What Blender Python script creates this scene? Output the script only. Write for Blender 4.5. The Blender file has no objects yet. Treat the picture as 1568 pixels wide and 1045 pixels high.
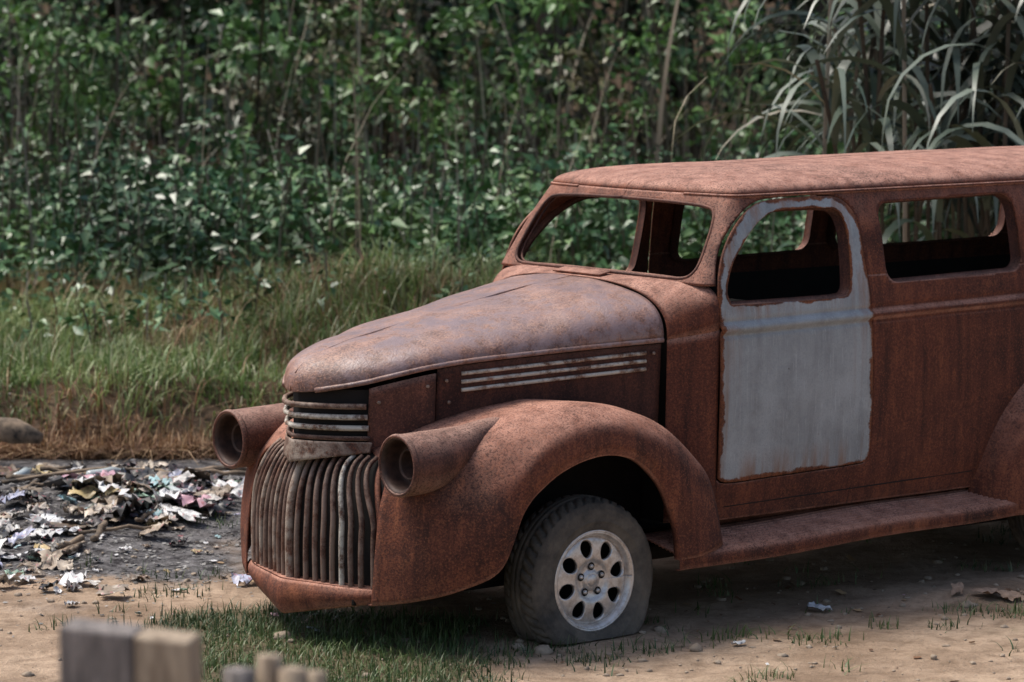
import bpy, math, random
import numpy as np
from mathutils import Vector, Matrix
random.seed(7); rng=np.random.default_rng(7)
scene=bpy.context.scene
scene.view_settings.view_transform='Standard'
try: scene.view_settings.look='None'
except: pass
scene.view_settings.exposure=0

# ---------------------------------------------------------------- helpers
def link(o,parent=None):
    scene.collection.objects.link(o)
    if parent is not None: o.parent=parent
    return o
def empty(name,loc=(0,0,0),rotz=0):
    e=bpy.data.objects.new(name,None); e.location=loc; e.rotation_euler=(0,0,rotz); e.empty_display_size=.2
    return link(e)
def vnoise(x,y,seed=0,scale=1.0,oct=3):
    r=np.random.default_rng(seed); L=r.random((64,64)); out=0; amp=1; tot=0
    x=np.asarray(x,float)/scale; y=np.asarray(y,float)/scale
    for o in range(oct):
        xi=np.floor(x).astype(int); yi=np.floor(y).astype(int); fx=x-xi; fy=y-yi
        fx=fx*fx*(3-2*fx); fy=fy*fy*(3-2*fy)
        g=lambda a,b: L[a%64,b%64]
        v=(g(xi,yi)*(1-fx)+g(xi+1,yi)*fx)*(1-fy)+(g(xi,yi+1)*(1-fx)+g(xi+1,yi+1)*fx)*fy
        out=out+amp*v; tot+=amp; amp*=.5; x=x*2+17.3; y=y*2+5.1
    return out/tot
def mesh_np(name,V,F,mat=None,parent=None,smooth=True,solid=0,attr=None,mats=None,midx=None,tint=False):
    V=np.asarray(V,dtype=np.float32).reshape(-1,3); F=np.asarray(F,dtype=np.int32)
    m,k=F.shape
    me=bpy.data.meshes.new(name)
    me.vertices.add(len(V)); me.vertices.foreach_set("co",V.ravel())
    me.loops.add(m*k); me.loops.foreach_set("vertex_index",F.ravel())
    me.polygons.add(m); me.polygons.foreach_set("loop_start",np.arange(0,m*k,k,dtype=np.int32))
    if smooth: me.polygons.foreach_set("use_smooth",np.ones(m,dtype=bool))
    me.update(calc_edges=True)
    attr=dict(attr or {})
    if tint:
        attr['tint']=vnoise(V[:,0]+V[:,2]*.6+60,V[:,1]*.35+V[:,2]+60,91,.62,3)
        attr['tint2']=vnoise(V[:,0]+V[:,2]*.3+80,V[:,1]*.5+V[:,2]*1.5+80,92,1.1,3)
    for an,av in attr.items():
        av=np.asarray(av,dtype=np.float32)
        if av.ndim==1:
            a=me.attributes.new(an,'FLOAT','POINT'); a.data.foreach_set("value",av)
        else:
            a=me.attributes.new(an,'FLOAT_COLOR','POINT')
            c=np.ones((len(V),4),dtype=np.float32); c[:,:av.shape[1]]=av; a.data.foreach_set("color",c.ravel())
    if mats:
        for q in mats: me.materials.append(q)
        if midx is not None: me.polygons.foreach_set("material_index",np.asarray(midx,dtype=np.int32))
    elif mat: me.materials.append(mat)
    o=bpy.data.objects.new(name,me); link(o,parent)
    if solid:
        s=o.modifiers.new("solid",'SOLIDIFY'); s.thickness=solid; s.offset=0
    return o
def grid_faces(nr,nc,closed=False):
    r=np.arange(nr-1)[:,None]; c=np.arange(nc if closed else nc-1)[None,:]
    c2=(c+1)%nc
    return np.stack([r*nc+c,r*nc+c2,(r+1)*nc+c2,(r+1)*nc+c],-1).reshape(-1,4)
def catmull(P,n=8,closed=False):
    P=np.asarray(P,float)
    if closed: Q=np.vstack([P[-1],P,P[0],P[1]])
    else: Q=np.vstack([2*P[0]-P[1],P,2*P[-1]-P[-2]])
    out=[]
    for i in range(1,len(Q)-2):
        p0,p1,p2,p3=Q[i-1],Q[i],Q[i+1],Q[i+2]
        t=np.linspace(0,1,n,endpoint=False)[:,None]
        out.append(.5*((2*p1)+(-p0+p2)*t+(2*p0-5*p1+4*p2-p3)*t**2+(-p0+3*p1-3*p2+p3)*t**3))
    out=np.vstack(out)
    if not closed: out=np.vstack([out,P[-1]])
    return out
def sm(xs,ys):
    c=catmull(np.stack([xs,ys],1),12)
    X=np.maximum.accumulate(c[:,0]); Y=c[:,1]
    return lambda x: np.interp(x,X,Y)
def lerp_fn(xs,ys): return lambda x: np.interp(x,xs,ys)
def inside(P,poly):
    x,y=P[:,0],P[:,1]; r=np.zeros(len(P),bool)
    n=len(poly)
    for i in range(n):
        x1,y1=poly[i]; x2,y2=poly[(i+1)%n]
        if y1==y2: continue
        c=((y1>y)!=(y2>y))&(x<(x2-x1)*(y-y1)/(y2-y1)+x1)
        r^=c
    return r
def nearest(P,poly):
    A=poly; B=np.roll(poly,-1,0); best=np.full(len(P),1e9); out=P.copy()
    for a,b in zip(A,B):
        d=b-a; L=d@d
        if L<1e-12: continue
        t=np.clip(((P-a)@d)/L,0,1)[:,None]; q=a+t*d
        dd=np.linalg.norm(P-q,axis=1); m=dd<best
        best[m]=dd[m]; out[m]=q[m]
    return out,best
def cut_patch(name,S,T,f,holes=(),keep=None,mat=None,parent=None,solid=.006,attrf=None,fixborder=True):
    nr,nc=S.shape; P=np.stack([S.ravel(),T.ravel()],1); F=grid_faces(nr,nc)
    C=P[F].mean(1)
    jobs=[]
    for h in holes: jobs.append((h,inside(C,h)))
    if keep is not None: jobs.append((keep,~inside(C,keep)))
    alld=np.zeros(len(F),bool)
    for p,d in jobs: alld|=d
    for p,d in jobs:
        kept=np.unique(F[~alld]); b=np.intersect1d(kept,np.unique(F[d]))
        if len(b):
            q,_=nearest(P[b],p)
            if fixborder:
                rows=b//nc; fr=(rows==0)|(rows==nr-1); q[fr,1]=P[b[fr],1]
            P[b]=q
    F=F[~alld]
    used=np.unique(F); rm=-np.ones(len(P),int); rm[used]=np.arange(len(used))
    Pu=P[used]; V=f(Pu[:,0],Pu[:,1])
    at=attrf(Pu) if attrf else None
    return mesh_np(name,V,rm[F],mat,parent,True,solid,at)
def tube(name,pts,r,mat,parent=None,ns=8,closed=False,up=(0,0,1),flat=1.0):
    P=np.asarray(pts,float); n=len(P); r=np.broadcast_to(np.asarray(r,float),(n,))
    T=np.gradient(P,axis=0)
    T/=np.linalg.norm(T,axis=1)[:,None]+1e-12
    U=np.tile(np.asarray(up,float),(n,1)); bad=np.abs((U*T).sum(1))>.95; U[bad]=(1,0,0.01)
    N=np.cross(T,U); N/=np.linalg.norm(N,axis=1)[:,None]; B=np.cross(N,T)
    P=np.vstack([P[0],P,P[-1]]); r=np.r_[1e-4,r,1e-4]; N=np.vstack([N[0],N,N[-1]]); B=np.vstack([B[0],B,B[-1]]); n+=2
    a=np.linspace(0,2*np.pi,ns,endpoint=False)
    V=P[:,None]+r[:,None,None]*(np.cos(a)[None,:,None]*N[:,None]+flat*np.sin(a)[None,:,None]*B[:,None])
    return mesh_np(name,V.reshape(-1,3),grid_faces(n,ns,True),mat,parent)
def revolve(name,prof,center,axis,mat,parent,n=48,**k):
    prof=np.asarray(prof,float); a=np.linspace(0,2*np.pi,n,endpoint=False)
    r=prof[:,0][:,None]; h=prof[:,1][:,None]+0*a
    if axis=='y': V=np.stack([r*np.cos(a)+center[0],h+center[1],r*np.sin(a)+center[2]],-1)
    else: V=np.stack([h+center[0],r*np.cos(a)+center[1],r*np.sin(a)+center[2]],-1)
    return mesh_np(name,V.reshape(-1,3),grid_faces(len(prof),n,True),mat,parent,**k)
def sstep(a,b,x):
    t=np.clip((x-a)/(b-a),0,1); return t*t*(3-2*t)

# ---------------------------------------------------------------- materials
class NT:
    def __init__(s,name):
        s.m=bpy.data.materials.new(name); s.m.use_nodes=True; s.t=s.m.node_tree; s.n=s.t.nodes; s.l=s.t.links
        s.b=s.n["Principled BSDF"]; s.out=s.n["Material Output"]
    def new(s,t,**k):
        n=s.n.new(t)
        for a,b in k.items(): setattr(n,a,b)
        return n
    def set(s,sock,v):
        if isinstance(v,bpy.types.NodeSocket): s.l.new(v,sock)
        else:
            if isinstance(v,(tuple,list)) and len(v)==3 and len(sock.default_value)==4: v=(*v,1)
            sock.default_value=v
    def coord(s,kind='Object',scale=(1,1,1)):
        c=s.new('ShaderNodeTexCoord'); mp=s.new('ShaderNodeMapping'); s.l.new(c.outputs[kind],mp.inputs[0]); mp.inputs['Scale'].default_value=scale
        return mp.outputs[0]
    def noise(s,vec,scale,detail=4,rough=.6,dist=0):
        n=s.new('ShaderNodeTexNoise'); s.l.new(vec,n.inputs['Vector']); n.inputs['Scale'].default_value=scale
        n.inputs['Detail'].default_value=detail; n.inputs['Roughness'].default_value=rough; n.inputs['Distortion'].default_value=dist
        return n.outputs['Fac']
    def attr(s,name): return s.new('ShaderNodeAttribute',attribute_name=name).outputs['Fac']
    def ramp(s,fac,stops,interp='LINEAR'):
        r=s.new('ShaderNodeValToRGB'); s.l.new(fac,r.inputs[0]); e=r.color_ramp.elements; r.color_ramp.interpolation=interp
        while len(e)<len(stops): e.new(.5)
        for i,(p,c) in enumerate(stops):
            e[i].position=p; e[i].color=(*c,1) if not isinstance(c,(int,float)) else (c,c,c,1)
        return r.outputs[0]
    def mix(s,f,a,b,blend='MIX'):
        m=s.new('ShaderNodeMix',data_type='RGBA',blend_type=blend); s.set(m.inputs[0],f); s.set(m.inputs[6],a); s.set(m.inputs[7],b); return m.outputs[2]
    def math(s,op,a,b=0.0,clamp=False):
        m=s.new('ShaderNodeMath',operation=op,use_clamp=clamp); s.set(m.inputs[0],a); s.set(m.inputs[1],b); return m.outputs[0]
    def bump(s,h,strength=.3,dist=.01):
        b=s.new('ShaderNodeBump'); s.l.new(h,b.inputs['Height']); b.inputs['Strength'].default_value=strength; b.inputs['Distance'].default_value=dist
        s.l.new(b.outputs[0],s.b.inputs['Normal'])
    def base(s,c=None,rough=None,metal=None,spec=None):
        if c is not None: s.set(s.b.inputs['Base Color'],c)
        if rough is not None: s.set(s.b.inputs['Roughness'],rough)
        if metal is not None: s.set(s.b.inputs['Metallic'],metal)
        if spec is not None: s.set(s.b.inputs['Specular IOR Level'],spec)

def rust_mat(name,dark=(.045,.018,.014),mid=(.140,.044,.026),light=(.27,.090,.043),dust=(.56,.315,.24),dustamt=.88,rough=.78,paint=None,paintamt=.5,edge=False,off=0,spec=.3,prough=.38):
    t=NT(name); v=t.coord('Object')
    n1=t.noise(v,1.6+off,6,.62,.4); n2=t.noise(v,11,7,.78); n3=t.noise(v,110,2,.8); st=t.noise(t.coord('Object',(10,10,.8)),1.6,5,.68)
    c=t.ramp(n1,[(.34,dark),(.46,mid),(.58,mid),(.72,light)])
    c=t.mix(t.ramp(n2,[(.53,0.),(.70,.8)]),c,light)
    c=t.mix(t.ramp(n2,[(.28,.8),(.46,0.)]),c,dark)
    c=t.mix(t.ramp(st,[(.46,0.),(.66,.8)]),c,dark)
    c=t.mix(t.ramp(st,[(.30,.6),(.42,0.)]),c,light)
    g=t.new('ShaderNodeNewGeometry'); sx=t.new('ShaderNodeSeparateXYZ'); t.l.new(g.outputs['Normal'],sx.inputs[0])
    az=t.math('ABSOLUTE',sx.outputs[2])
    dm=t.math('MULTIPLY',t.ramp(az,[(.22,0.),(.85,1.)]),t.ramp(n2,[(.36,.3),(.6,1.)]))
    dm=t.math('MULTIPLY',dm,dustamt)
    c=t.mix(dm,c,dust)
    pit=t.math('MULTIPLY',t.ramp(n3,[(.38,.85),(.50,0.)]),t.ramp(n1,[(.35,1.),(.65,.45)]))
    c=t.mix(pit,c,dark)
    c=t.mix(t.ramp(n3,[(.55,0.),(.68,.55)]),c,light)
    rf=rough
    if paint is not None:
        if edge:
            at=t.new('ShaderNodeAttribute',attribute_name='edge')
            e=t.math('SUBTRACT',at.outputs['Fac'],t.math('MULTIPLY',t.ramp(t.noise(v,7,6,.7),[(.42,0.),(.72,1.)]),.030))
            e=t.ramp(e,[(0.002,0.),(.008,1.)])
            spots=t.ramp(t.noise(v,30,4,.7),[(.70,1.),(.74,.3)])
            pm=t.math('MULTIPLY',e,spots)
            pc=t.mix(t.ramp(st,[(.40,0.),(.66,.75)]),paint,tuple(x*.66 for x in paint))
            pc=t.mix(t.ramp(t.noise(v,3.8,6,.7),[(.42,0.),(.66,.8)]),pc,tuple(min(1,x*1.3) for x in paint))
            pc=t.mix(t.ramp(t.noise(t.coord('Object',(60,60,3)),2,3,.7),[(.60,0.),(.66,.45)]),pc,tuple(min(1,x*1.55) for x in paint))
            pc=t.mix(t.ramp(n3,[(.35,.25),(.5,0.)]),pc,tuple(x*.6 for x in paint))
            stn=t.math('MULTIPLY',t.ramp(t.noise(t.coord('Object',(14,14,.7)),1.3,4,.6),[(.46,0.),(.70,.85)]),t.ramp(at.outputs['Fac'],[(.01,1.),(.14,.04)]))
            pc=t.mix(stn,pc,(.25,.12,.06))
        else:
            pm=t.ramp(t.noise(v,1.7,7,.72,.8),[(.5-.25*paintamt,0.),(.62-.2*paintamt,1.)])
            pm=t.math('MULTIPLY',pm,t.ramp(n2,[(.40,.05),(.54,1.)]))
            pc=t.mix(t.ramp(st,[(.4,0.),(.7,.5)]),paint,tuple(x*.6 for x in paint))
        c=t.mix(pm,c,pc)
        rf=t.mix(pm,(rough,)*3,(prough,)*3)
    t.base(c,rf,0,spec)
    h=t.math('ADD',t.math('MULTIPLY',n2,.8),t.math('MULTIPLY',n3,.7))
    t.bump(h,.55,.006)
    return t.m
def simple(name,c,rough=.7,metal=0,var=.3,scale=20,bump=.2,c2=None,spec=.5):
    t=NT(name); v=t.coord('Object'); n=t.noise(v,scale,5,.65)
    c2=c2 or tuple(x*(1-var) for x in c)
    t.base(t.mix(t.ramp(n,[(.35,0.),(.65,1.)]),c2,c),rough,metal,spec)
    if bump: t.bump(n,bump,.005)
    return t.m
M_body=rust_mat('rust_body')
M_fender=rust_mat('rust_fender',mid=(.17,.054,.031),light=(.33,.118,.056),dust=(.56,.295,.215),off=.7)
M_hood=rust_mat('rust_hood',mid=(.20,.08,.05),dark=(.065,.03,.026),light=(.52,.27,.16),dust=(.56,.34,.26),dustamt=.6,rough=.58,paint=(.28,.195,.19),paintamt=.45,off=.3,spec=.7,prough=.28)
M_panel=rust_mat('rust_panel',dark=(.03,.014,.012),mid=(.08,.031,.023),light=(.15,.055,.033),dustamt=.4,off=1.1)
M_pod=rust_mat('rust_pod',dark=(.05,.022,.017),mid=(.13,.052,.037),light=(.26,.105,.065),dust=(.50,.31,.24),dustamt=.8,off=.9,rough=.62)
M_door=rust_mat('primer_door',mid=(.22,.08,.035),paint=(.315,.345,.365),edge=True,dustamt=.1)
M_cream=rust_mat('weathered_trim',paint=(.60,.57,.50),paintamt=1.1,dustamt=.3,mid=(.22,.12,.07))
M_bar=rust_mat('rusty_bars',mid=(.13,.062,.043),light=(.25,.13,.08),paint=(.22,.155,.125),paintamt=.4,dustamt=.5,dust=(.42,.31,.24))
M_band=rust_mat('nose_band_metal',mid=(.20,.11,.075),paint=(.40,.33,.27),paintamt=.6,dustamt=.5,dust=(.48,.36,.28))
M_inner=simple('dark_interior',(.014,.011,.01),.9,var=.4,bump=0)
t=NT('dusty_rubber'); v=t.coord('Object'); n=t.noise(v,7,6,.7); n2=t.noise(v,60,4,.6)
t.base(t.mix(t.ramp(n,[(.35,.1),(.7,.9)]),(.042,.040,.038),(.20,.17,.135)),.85,0,.3); t.bump(n2,.3,.004); M_tire=t.m
t=NT('dirty_alloy'); v=t.coord('Object'); n=t.noise(v,30,6,.7)
t.base(t.mix(t.ramp(n,[(.42,0.),(.75,.8)]),(.74,.71,.68),(.33,.25,.19)),.38,.6,.5); t.bump(n,.15,.003); M_alloy=t.m
M_lens=simple('headlight_bucket',(.07,.035,.026),.6,.2,.6,30)

def leaf_mat(name,stops,rough=.42,trans=0,spec=.5,hi=(.17,.24,.06),hiamt=.6,shadeamt=.6,dry=None,dth=.56):
    t=NT(name); g=t.new('ShaderNodeNewGeometry')
    c=t.ramp(g.outputs['Random Per Island'],stops)
    big=t.attr('tint')
    c=t.mix(t.ramp(big,[(.34,shadeamt),(.52,0.)]),c,(.010,.018,.010))  # near-black noise patches, shade of the gaps between leaves painted into the colour
    c=t.mix(t.ramp(big,[(.54,0.),(.70,hiamt)]),c,hi)
    if dry: c=t.mix(t.ramp(t.attr('tint2'),[(dth,0.),(dth+.1,.8)]),c,dry)
    t.base(c,rough,0,spec)
    if trans:
        tr=t.new('ShaderNodeBsdfTranslucent'); t.l.new(c,tr.inputs[0])
        mx=t.new('ShaderNodeMixShader'); mx.inputs[0].default_value=trans
        t.l.new(t.b.outputs[0],mx.inputs[1]); t.l.new(tr.outputs[0],mx.inputs[2]); t.l.new(mx.outputs[0],t.out.inputs[0])
    return t.m
M_weed=leaf_mat('weed_leaf',[(0,(.028,.088,.032)),(.4,(.056,.15,.055)),(.8,(.105,.22,.085)),(1,(.20,.29,.13))],.36,spec=.55,hiamt=.35,shadeamt=.45)
M_shrub=leaf_mat('shrub_leaf',[(0,(.025,.062,.026)),(.45,(.052,.125,.045)),(.85,(.10,.19,.07)),(1,(.20,.24,.09))],.38,spec=.55,hi=(.11,.24,.05),hiamt=.8,shadeamt=.7,dry=(.16,.12,.06),dth=.60)
M_bright=leaf_mat('bright_shrub_leaf',[(0,(.05,.12,.035)),(.5,(.09,.20,.055)),(1,(.15,.27,.08))],.40,trans=.15,spec=.5,hi=(.13,.26,.055),hiamt=.5,shadeamt=.35)
M_treeleaf=leaf_mat('tree_leaf',[(0,(.014,.032,.016)),(.5,(.032,.068,.028)),(1,(.085,.135,.05))],.42,spec=.5,hi=(.075,.16,.035),hiamt=.75,shadeamt=.85)
M_cane=leaf_mat('cane_leaf',[(0,(.045,.07,.05)),(.5,(.12,.155,.115)),(.9,(.24,.28,.225)),(1,(.42,.36,.25))],.38,hiamt=0,shadeamt=.5,spec=.5)
M_grass=leaf_mat('grass_blade',[(0,(.08,.145,.035)),(.4,(.16,.25,.07)),(.75,(.26,.34,.12)),(1,(.52,.49,.33))],.48,.25,hi=(.32,.38,.15),hiamt=.5,shadeamt=.3,dry=(.32,.23,.12),dth=.62)
M_lawn=leaf_mat('lawn_blade',[(0,(.03,.065,.02)),(.6,(.065,.12,.038)),(1,(.20,.20,.10))],.5,.15,hiamt=.2,shadeamt=.3)
M_dry=leaf_mat('dry_blade',[(0,(.09,.04,.02)),(.5,(.27,.14,.07)),(1,(.52,.36,.2))],.7,.15,hiamt=0,shadeamt=.3)
M_stalk=leaf_mat('dry_stalk',[(0,(.07,.05,.035)),(.6,(.18,.145,.10)),(1,(.42,.37,.28))],.8,0,hiamt=0,shadeamt=.3)

# ---------------------------------------------------------------- terrain
def hgt(X,Y):
    X=np.asarray(X,float); Y=np.asarray(Y,float)
    b0=18.7+.7*(vnoise(X+40,Y*0,3,1.3,3)-.5)
    h=.34*sstep(b0,b0+.5,Y)
    h=h+.042*np.clip(Y-19.2,0,20)+.3*np.clip(Y-44,0,70)
    h=h+.26*np.exp(-(((X+.75)/1.2)**2+((Y-21.2)/1.0)**2))
    h=h+.2*(vnoise(X+50,Y+50,5,.9,3)-.5)*sstep(18.8,20,Y)
    h=h+.035*(vnoise(X+50,Y+50,6,.35,3)-.5)*(1-sstep(18,20,Y))+.012*(vnoise(X+50,Y+50,8,.08,2)-.5)*(Y<20)
    h=h+.16*np.exp(-(((X+2.1)/.9)**2+((Y-16.7)/.9)**2))
    return h
def axis(lo,hi,step,far,g=1.25):
    a=list(np.arange(lo,hi,step)); s=step; x=hi
    while x<far: a.append(x); s*=g; x+=s
    a.append(far); s=step; x=lo-step; pre=[]
    while x>-far: pre.append(x); s*=g; x-=s
    pre.append(-far); return np.array(pre[::-1]+a)
xs=axis(-5,6,.04,320); ys=axis(11,21,.045,320)
GX,GY=np.meshgrid(xs,ys); GZ=hgt(GX,GY)
nz=lambda s,sc,o=4: vnoise(GX+60,GY+60,s,sc,o)
ash=sstep(0,.3,1.1-np.sqrt(((GX+2.15)/1.75)**2+((GY-16.9)/2.3)**2)+.9*(nz(11,.5)-.5))
field=sstep(18.6,19.3,GY)
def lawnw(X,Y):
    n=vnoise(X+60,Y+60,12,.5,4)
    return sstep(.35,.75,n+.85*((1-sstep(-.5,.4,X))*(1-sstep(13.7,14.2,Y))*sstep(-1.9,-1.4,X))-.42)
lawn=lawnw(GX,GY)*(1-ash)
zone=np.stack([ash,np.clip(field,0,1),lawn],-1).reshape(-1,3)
t=NT('ground_soil'); v=t.coord('Object'); at=t.new('ShaderNodeAttribute',attribute_name='zone'); sp=t.new('ShaderNodeSeparateColor'); t.l.new(at.outputs['Color'],sp.inputs[0])
n1=t.noise(v,1.2,6,.65); n2=t.noise(v,9,6,.7); n3=t.noise(v,60,4,.7)
dirt=t.mix(t.ramp(n1,[(.38,0.),(.60,1.)]),(.27,.19,.13),(.50,.37,.265))
dirt=t.mix(t.ramp(n2,[(.35,.65),(.55,0.)]),dirt,(.19,.13,.085))
dirt=t.mix(t.ramp(n3,[(.6,0.),(.75,.5)]),dirt,(.56,.45,.35))
dirt=t.mix(t.ramp(n3,[(.3,.6),(.42,0.)]),dirt,(.14,.10,.065))
ashc=t.mix(t.ramp(n2,[(.40,0.),(.66,1.)]),(.028,.025,.026),(.24,.23,.23))
ashc=t.mix(t.ramp(n3,[(.58,0.),(.72,.8)]),ashc,(.42,.41,.40))
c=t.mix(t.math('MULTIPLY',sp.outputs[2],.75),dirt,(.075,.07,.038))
c=t.mix(sp.outputs[0],c,ashc)
c=t.mix(sp.outputs[1],c,t.mix(n2,(.04,.027,.017),(.12,.08,.046)))
t.base(c,.95,0,.15); t.bump(t.math('ADD',n2,t.math('MULTIPLY',n3,.5)),.8,.03)
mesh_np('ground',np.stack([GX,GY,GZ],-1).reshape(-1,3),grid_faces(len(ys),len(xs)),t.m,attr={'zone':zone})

# ---------------------------------------------------------------- vegetation generators
def unit(a): return a/(np.linalg.norm(a,axis=-1,keepdims=True)+1e-9)
def leaves(pos,dirv,L,W,droop=.25,fold=.18,roll=.8):
    n=len(pos); d=unit(dirv); up=np.tile([0,0,1.],(n,1)); side=unit(np.cross(d,up)+1e-6)
    a=rng.normal(0,roll,n)[:,None]; nrm=np.cross(side,d); s=side*np.cos(a)+nrm*np.sin(a); nn=np.cross(s,d)
    L=L[:,None];W=W[:,None]; dr=U(-.05,droop*1.8,(n,1))
    v0=pos; v2=pos+d*L*.5; v1=pos+d*L*.38-s*W*.5+nn*W*fold; v3=pos+d*L*.38+s*W*.5+nn*W*fold
    v4=pos+d*L-nn*L*dr
    V=np.stack([v0,v1,v2,v3,v4],1).reshape(-1,3); b=np.arange(n)[:,None]*5
    F=np.vstack([b+np.array([[0,1,4,2]]),b+np.array([[0,2,4,3]])])
    return V,F
def ribbons(path,width,side):
    n,k,_=path.shape
    A=path-side[:,None]*width[...,None]*.5; B=path+side[:,None]*width[...,None]*.5
    V=np.stack([A,B],2).reshape(-1,3)
    base=(np.arange(n)*2*k)[:,None,None]+ (np.arange(k-1)*2)[None,:,None]
    F=(base+np.array([0,1,3,2])[None,None]).reshape(-1,4)
    return V,F
def blades(X,Y,h,w,lean=.5,k=4,z=None,curl=1.0):
    n=len(X); z=hgt(X,Y) if z is None else z
    az=rng.uniform(0,2*np.pi,n); ln=np.abs(rng.normal(0,lean,n))
    t=np.linspace(0,1,k)
    hor=(ln[:,None]*h[:,None])*t**2; ver=h[:,None]*(t-.28*curl*np.minimum(ln,1.6)[:,None]*t**2.5)
    P=np.stack([X[:,None]+np.cos(az)[:,None]*hor,Y[:,None]+np.sin(az)[:,None]*hor,z[:,None]+ver-.01],-1)
    sd=np.stack([-np.sin(az),np.cos(az),0*az],-1)
    wid=w[:,None]*np.array([1-.93*x**1.5 for x in t])[None]
    return ribbons(P,wid,sd)
def merge(parts):
    Vs=[];Fs=[];o=0
    for V,F in parts: Vs.append(V);Fs.append(F+o);o+=len(V)
    return np.vstack(Vs),np.vstack(Fs)
U=rng.uniform
nt_=2500; TX=U(-6.5,6,nt_); TY=18.95+U(0,1,nt_)*4.6; m=22
X=(TX[:,None]+rng.normal(0,.075,(nt_,m))).ravel(); Y=(TY[:,None]+rng.normal(0,.075,(nt_,m))).ravel()
th_=(.07+.36*vnoise(TX+30,TY+30,21,.6,3)**1.6)*U(.6,1.3,nt_)*(1+.5*np.exp(-(((TX+.7)/1.2)**2+((TY-21.2)/1.2)**2)))
h=(th_[:,None]*U(.45,1.15,(nt_,m))).ravel()
mesh_np('grass',*blades(X,Y,h,U(.007,.017,len(X)),.95),M_grass,smooth=True,tint=True)
n=13000; X=U(-6,2,n); Y=18.78+np.abs(rng.normal(0,.24,n))-.2
V1=blades(X,Y,U(.06,.25,n),U(.006,.014,n),1.4,curl=1.7)
n=2200; X=rng.normal(-.6,.7,n); Y=rng.normal(21.0,.6,n)
V2=blades(X,Y,U(.12,.34,n),U(.005,.012,n),.9)
n=1500; X=U(-6,6,n); Y=U(19.3,23.5,n)
V3=blades(X,Y,U(.2,.5,n),U(.004,.009,n),.5)
mesh_np('dry_grass',*merge([V1,V2,V3]),M_dry,tint=True)
n=110000; X=U(-3.2,5.5,n); Y=U(11.6,15.2,n)
keep=U(0,1,n)<(lawnw(X,Y)*(.75*(X<.8)+.12)); X=X[keep];Y=Y[keep]
tX=[];tY=[]
for i in range(130):
    cx,cy=U(-2.4,4),U(12.2,16.5); m=rng.integers(8,30); tX.append(cx+rng.normal(0,.05,m)); tY.append(cy+rng.normal(0,.05,m))
for cx,cy in [(.55,13.1),(.2,13.15),(1.25,13.3),(.9,13.35),(.35,12.9),(-1.05,13.5),(-.75,13.3),(-1.5,14.3),(2.0,14.0),(2.2,13.9),(0,13.0),(-.1,12.8)]:
    m=90; tX.append(cx+rng.normal(0,.09,m)); tY.append(cy+rng.normal(0,.07,m))
X=np.concatenate([X]+tX);Y=np.concatenate([Y]+tY); n=len(X)
mesh_np('lawn_grass',*blades(X,Y,U(.02,.085,n),U(.004,.009,n),.9),M_lawn,tint=True)
def weed(X,Y,H,nl,Lr,name,mat):
    n=len(X); z=hgt(X,Y); az=U(0,2*np.pi,n); ln=U(0,.3,n)
    tt=U(.12,1.02,(n,nl)); lx=X[:,None]+np.cos(az)[:,None]*ln[:,None]*tt**2*H[:,None]; ly=Y[:,None]+np.sin(az)[:,None]*ln[:,None]*tt**2*H[:,None]
    lz=z[:,None]+H[:,None]*tt
    a=U(0,2*np.pi,(n,nl)); e=rng.normal(.05,.5,(n,nl)); off=U(0.01,.14,(n,nl))
    d=np.stack([np.cos(a)*np.cos(e),np.sin(a)*np.cos(e),np.sin(e)],-1).reshape(-1,3)
    P=np.stack([lx,ly,lz],-1).reshape(-1,3)+d*off.reshape(-1,1)
    L=U(*Lr,n*nl)*(1.2-.45*tt.ravel())*np.repeat(U(.7,1.3,n),nl); W=L*U(.4,.7,n*nl)
    V1=leaves(P,d,L,W,.35)
    k=5; t=np.linspace(0,1,k)
    path=np.stack([X[:,None]+np.cos(az)[:,None]*ln[:,None]*t**2*H[:,None],Y[:,None]+np.sin(az)[:,None]*ln[:,None]*t**2*H[:,None],z[:,None]+H[:,None]*t],-1)
    V2=ribbons(path,np.full((n,k),.012),np.tile([1.,.2,0],(n,1)))
    V,F=merge([V1,V2]); mi=np.r_[np.zeros(len(V1[1]),int),np.ones(len(V2[1]),int)]
    return mesh_np(name,V,F,smooth=False,mats=[mat,M_stalk],midx=mi,tint=True)
n=1000; X=U(-7,7,n); Y=22.7+U(0,1,n)*4.8
front=1.2*(vnoise(X+9,X*0,4,1.1)-.5)+.9*np.exp(-((X+.7)/1.3)**2); k_=Y>22.5+front; X=X[k_];Y=Y[k_]
H=(.3+1.0*vnoise(X+20,Y+20,31,.8,3)**1.2)*U(.65,1.25,len(X)); weed(X,Y,H,42,(.05,.14),'broadleaf_weeds',M_weed)
n=120; X=U(-6,6,n); Y=U(20.4,22.9,n); weed(X,Y,U(.12,.4,n),24,(.05,.11),'low_weeds',M_weed)
n=1100; X=U(-7,7,n); Y=U(23.0,29.5,n); V1=blades(X,Y,U(.6,2.0,n),U(.008,.024,n),.25,5)
n=60; X=U(-6,6,n); Y=U(26.8,30.5,n); V2=blades(X,Y,U(1.8,3.4,n),U(.025,.05,n),.25,7)
mesh_np('dry_stalks',*merge([V1,V2]),M_stalk,tint=True)
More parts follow.
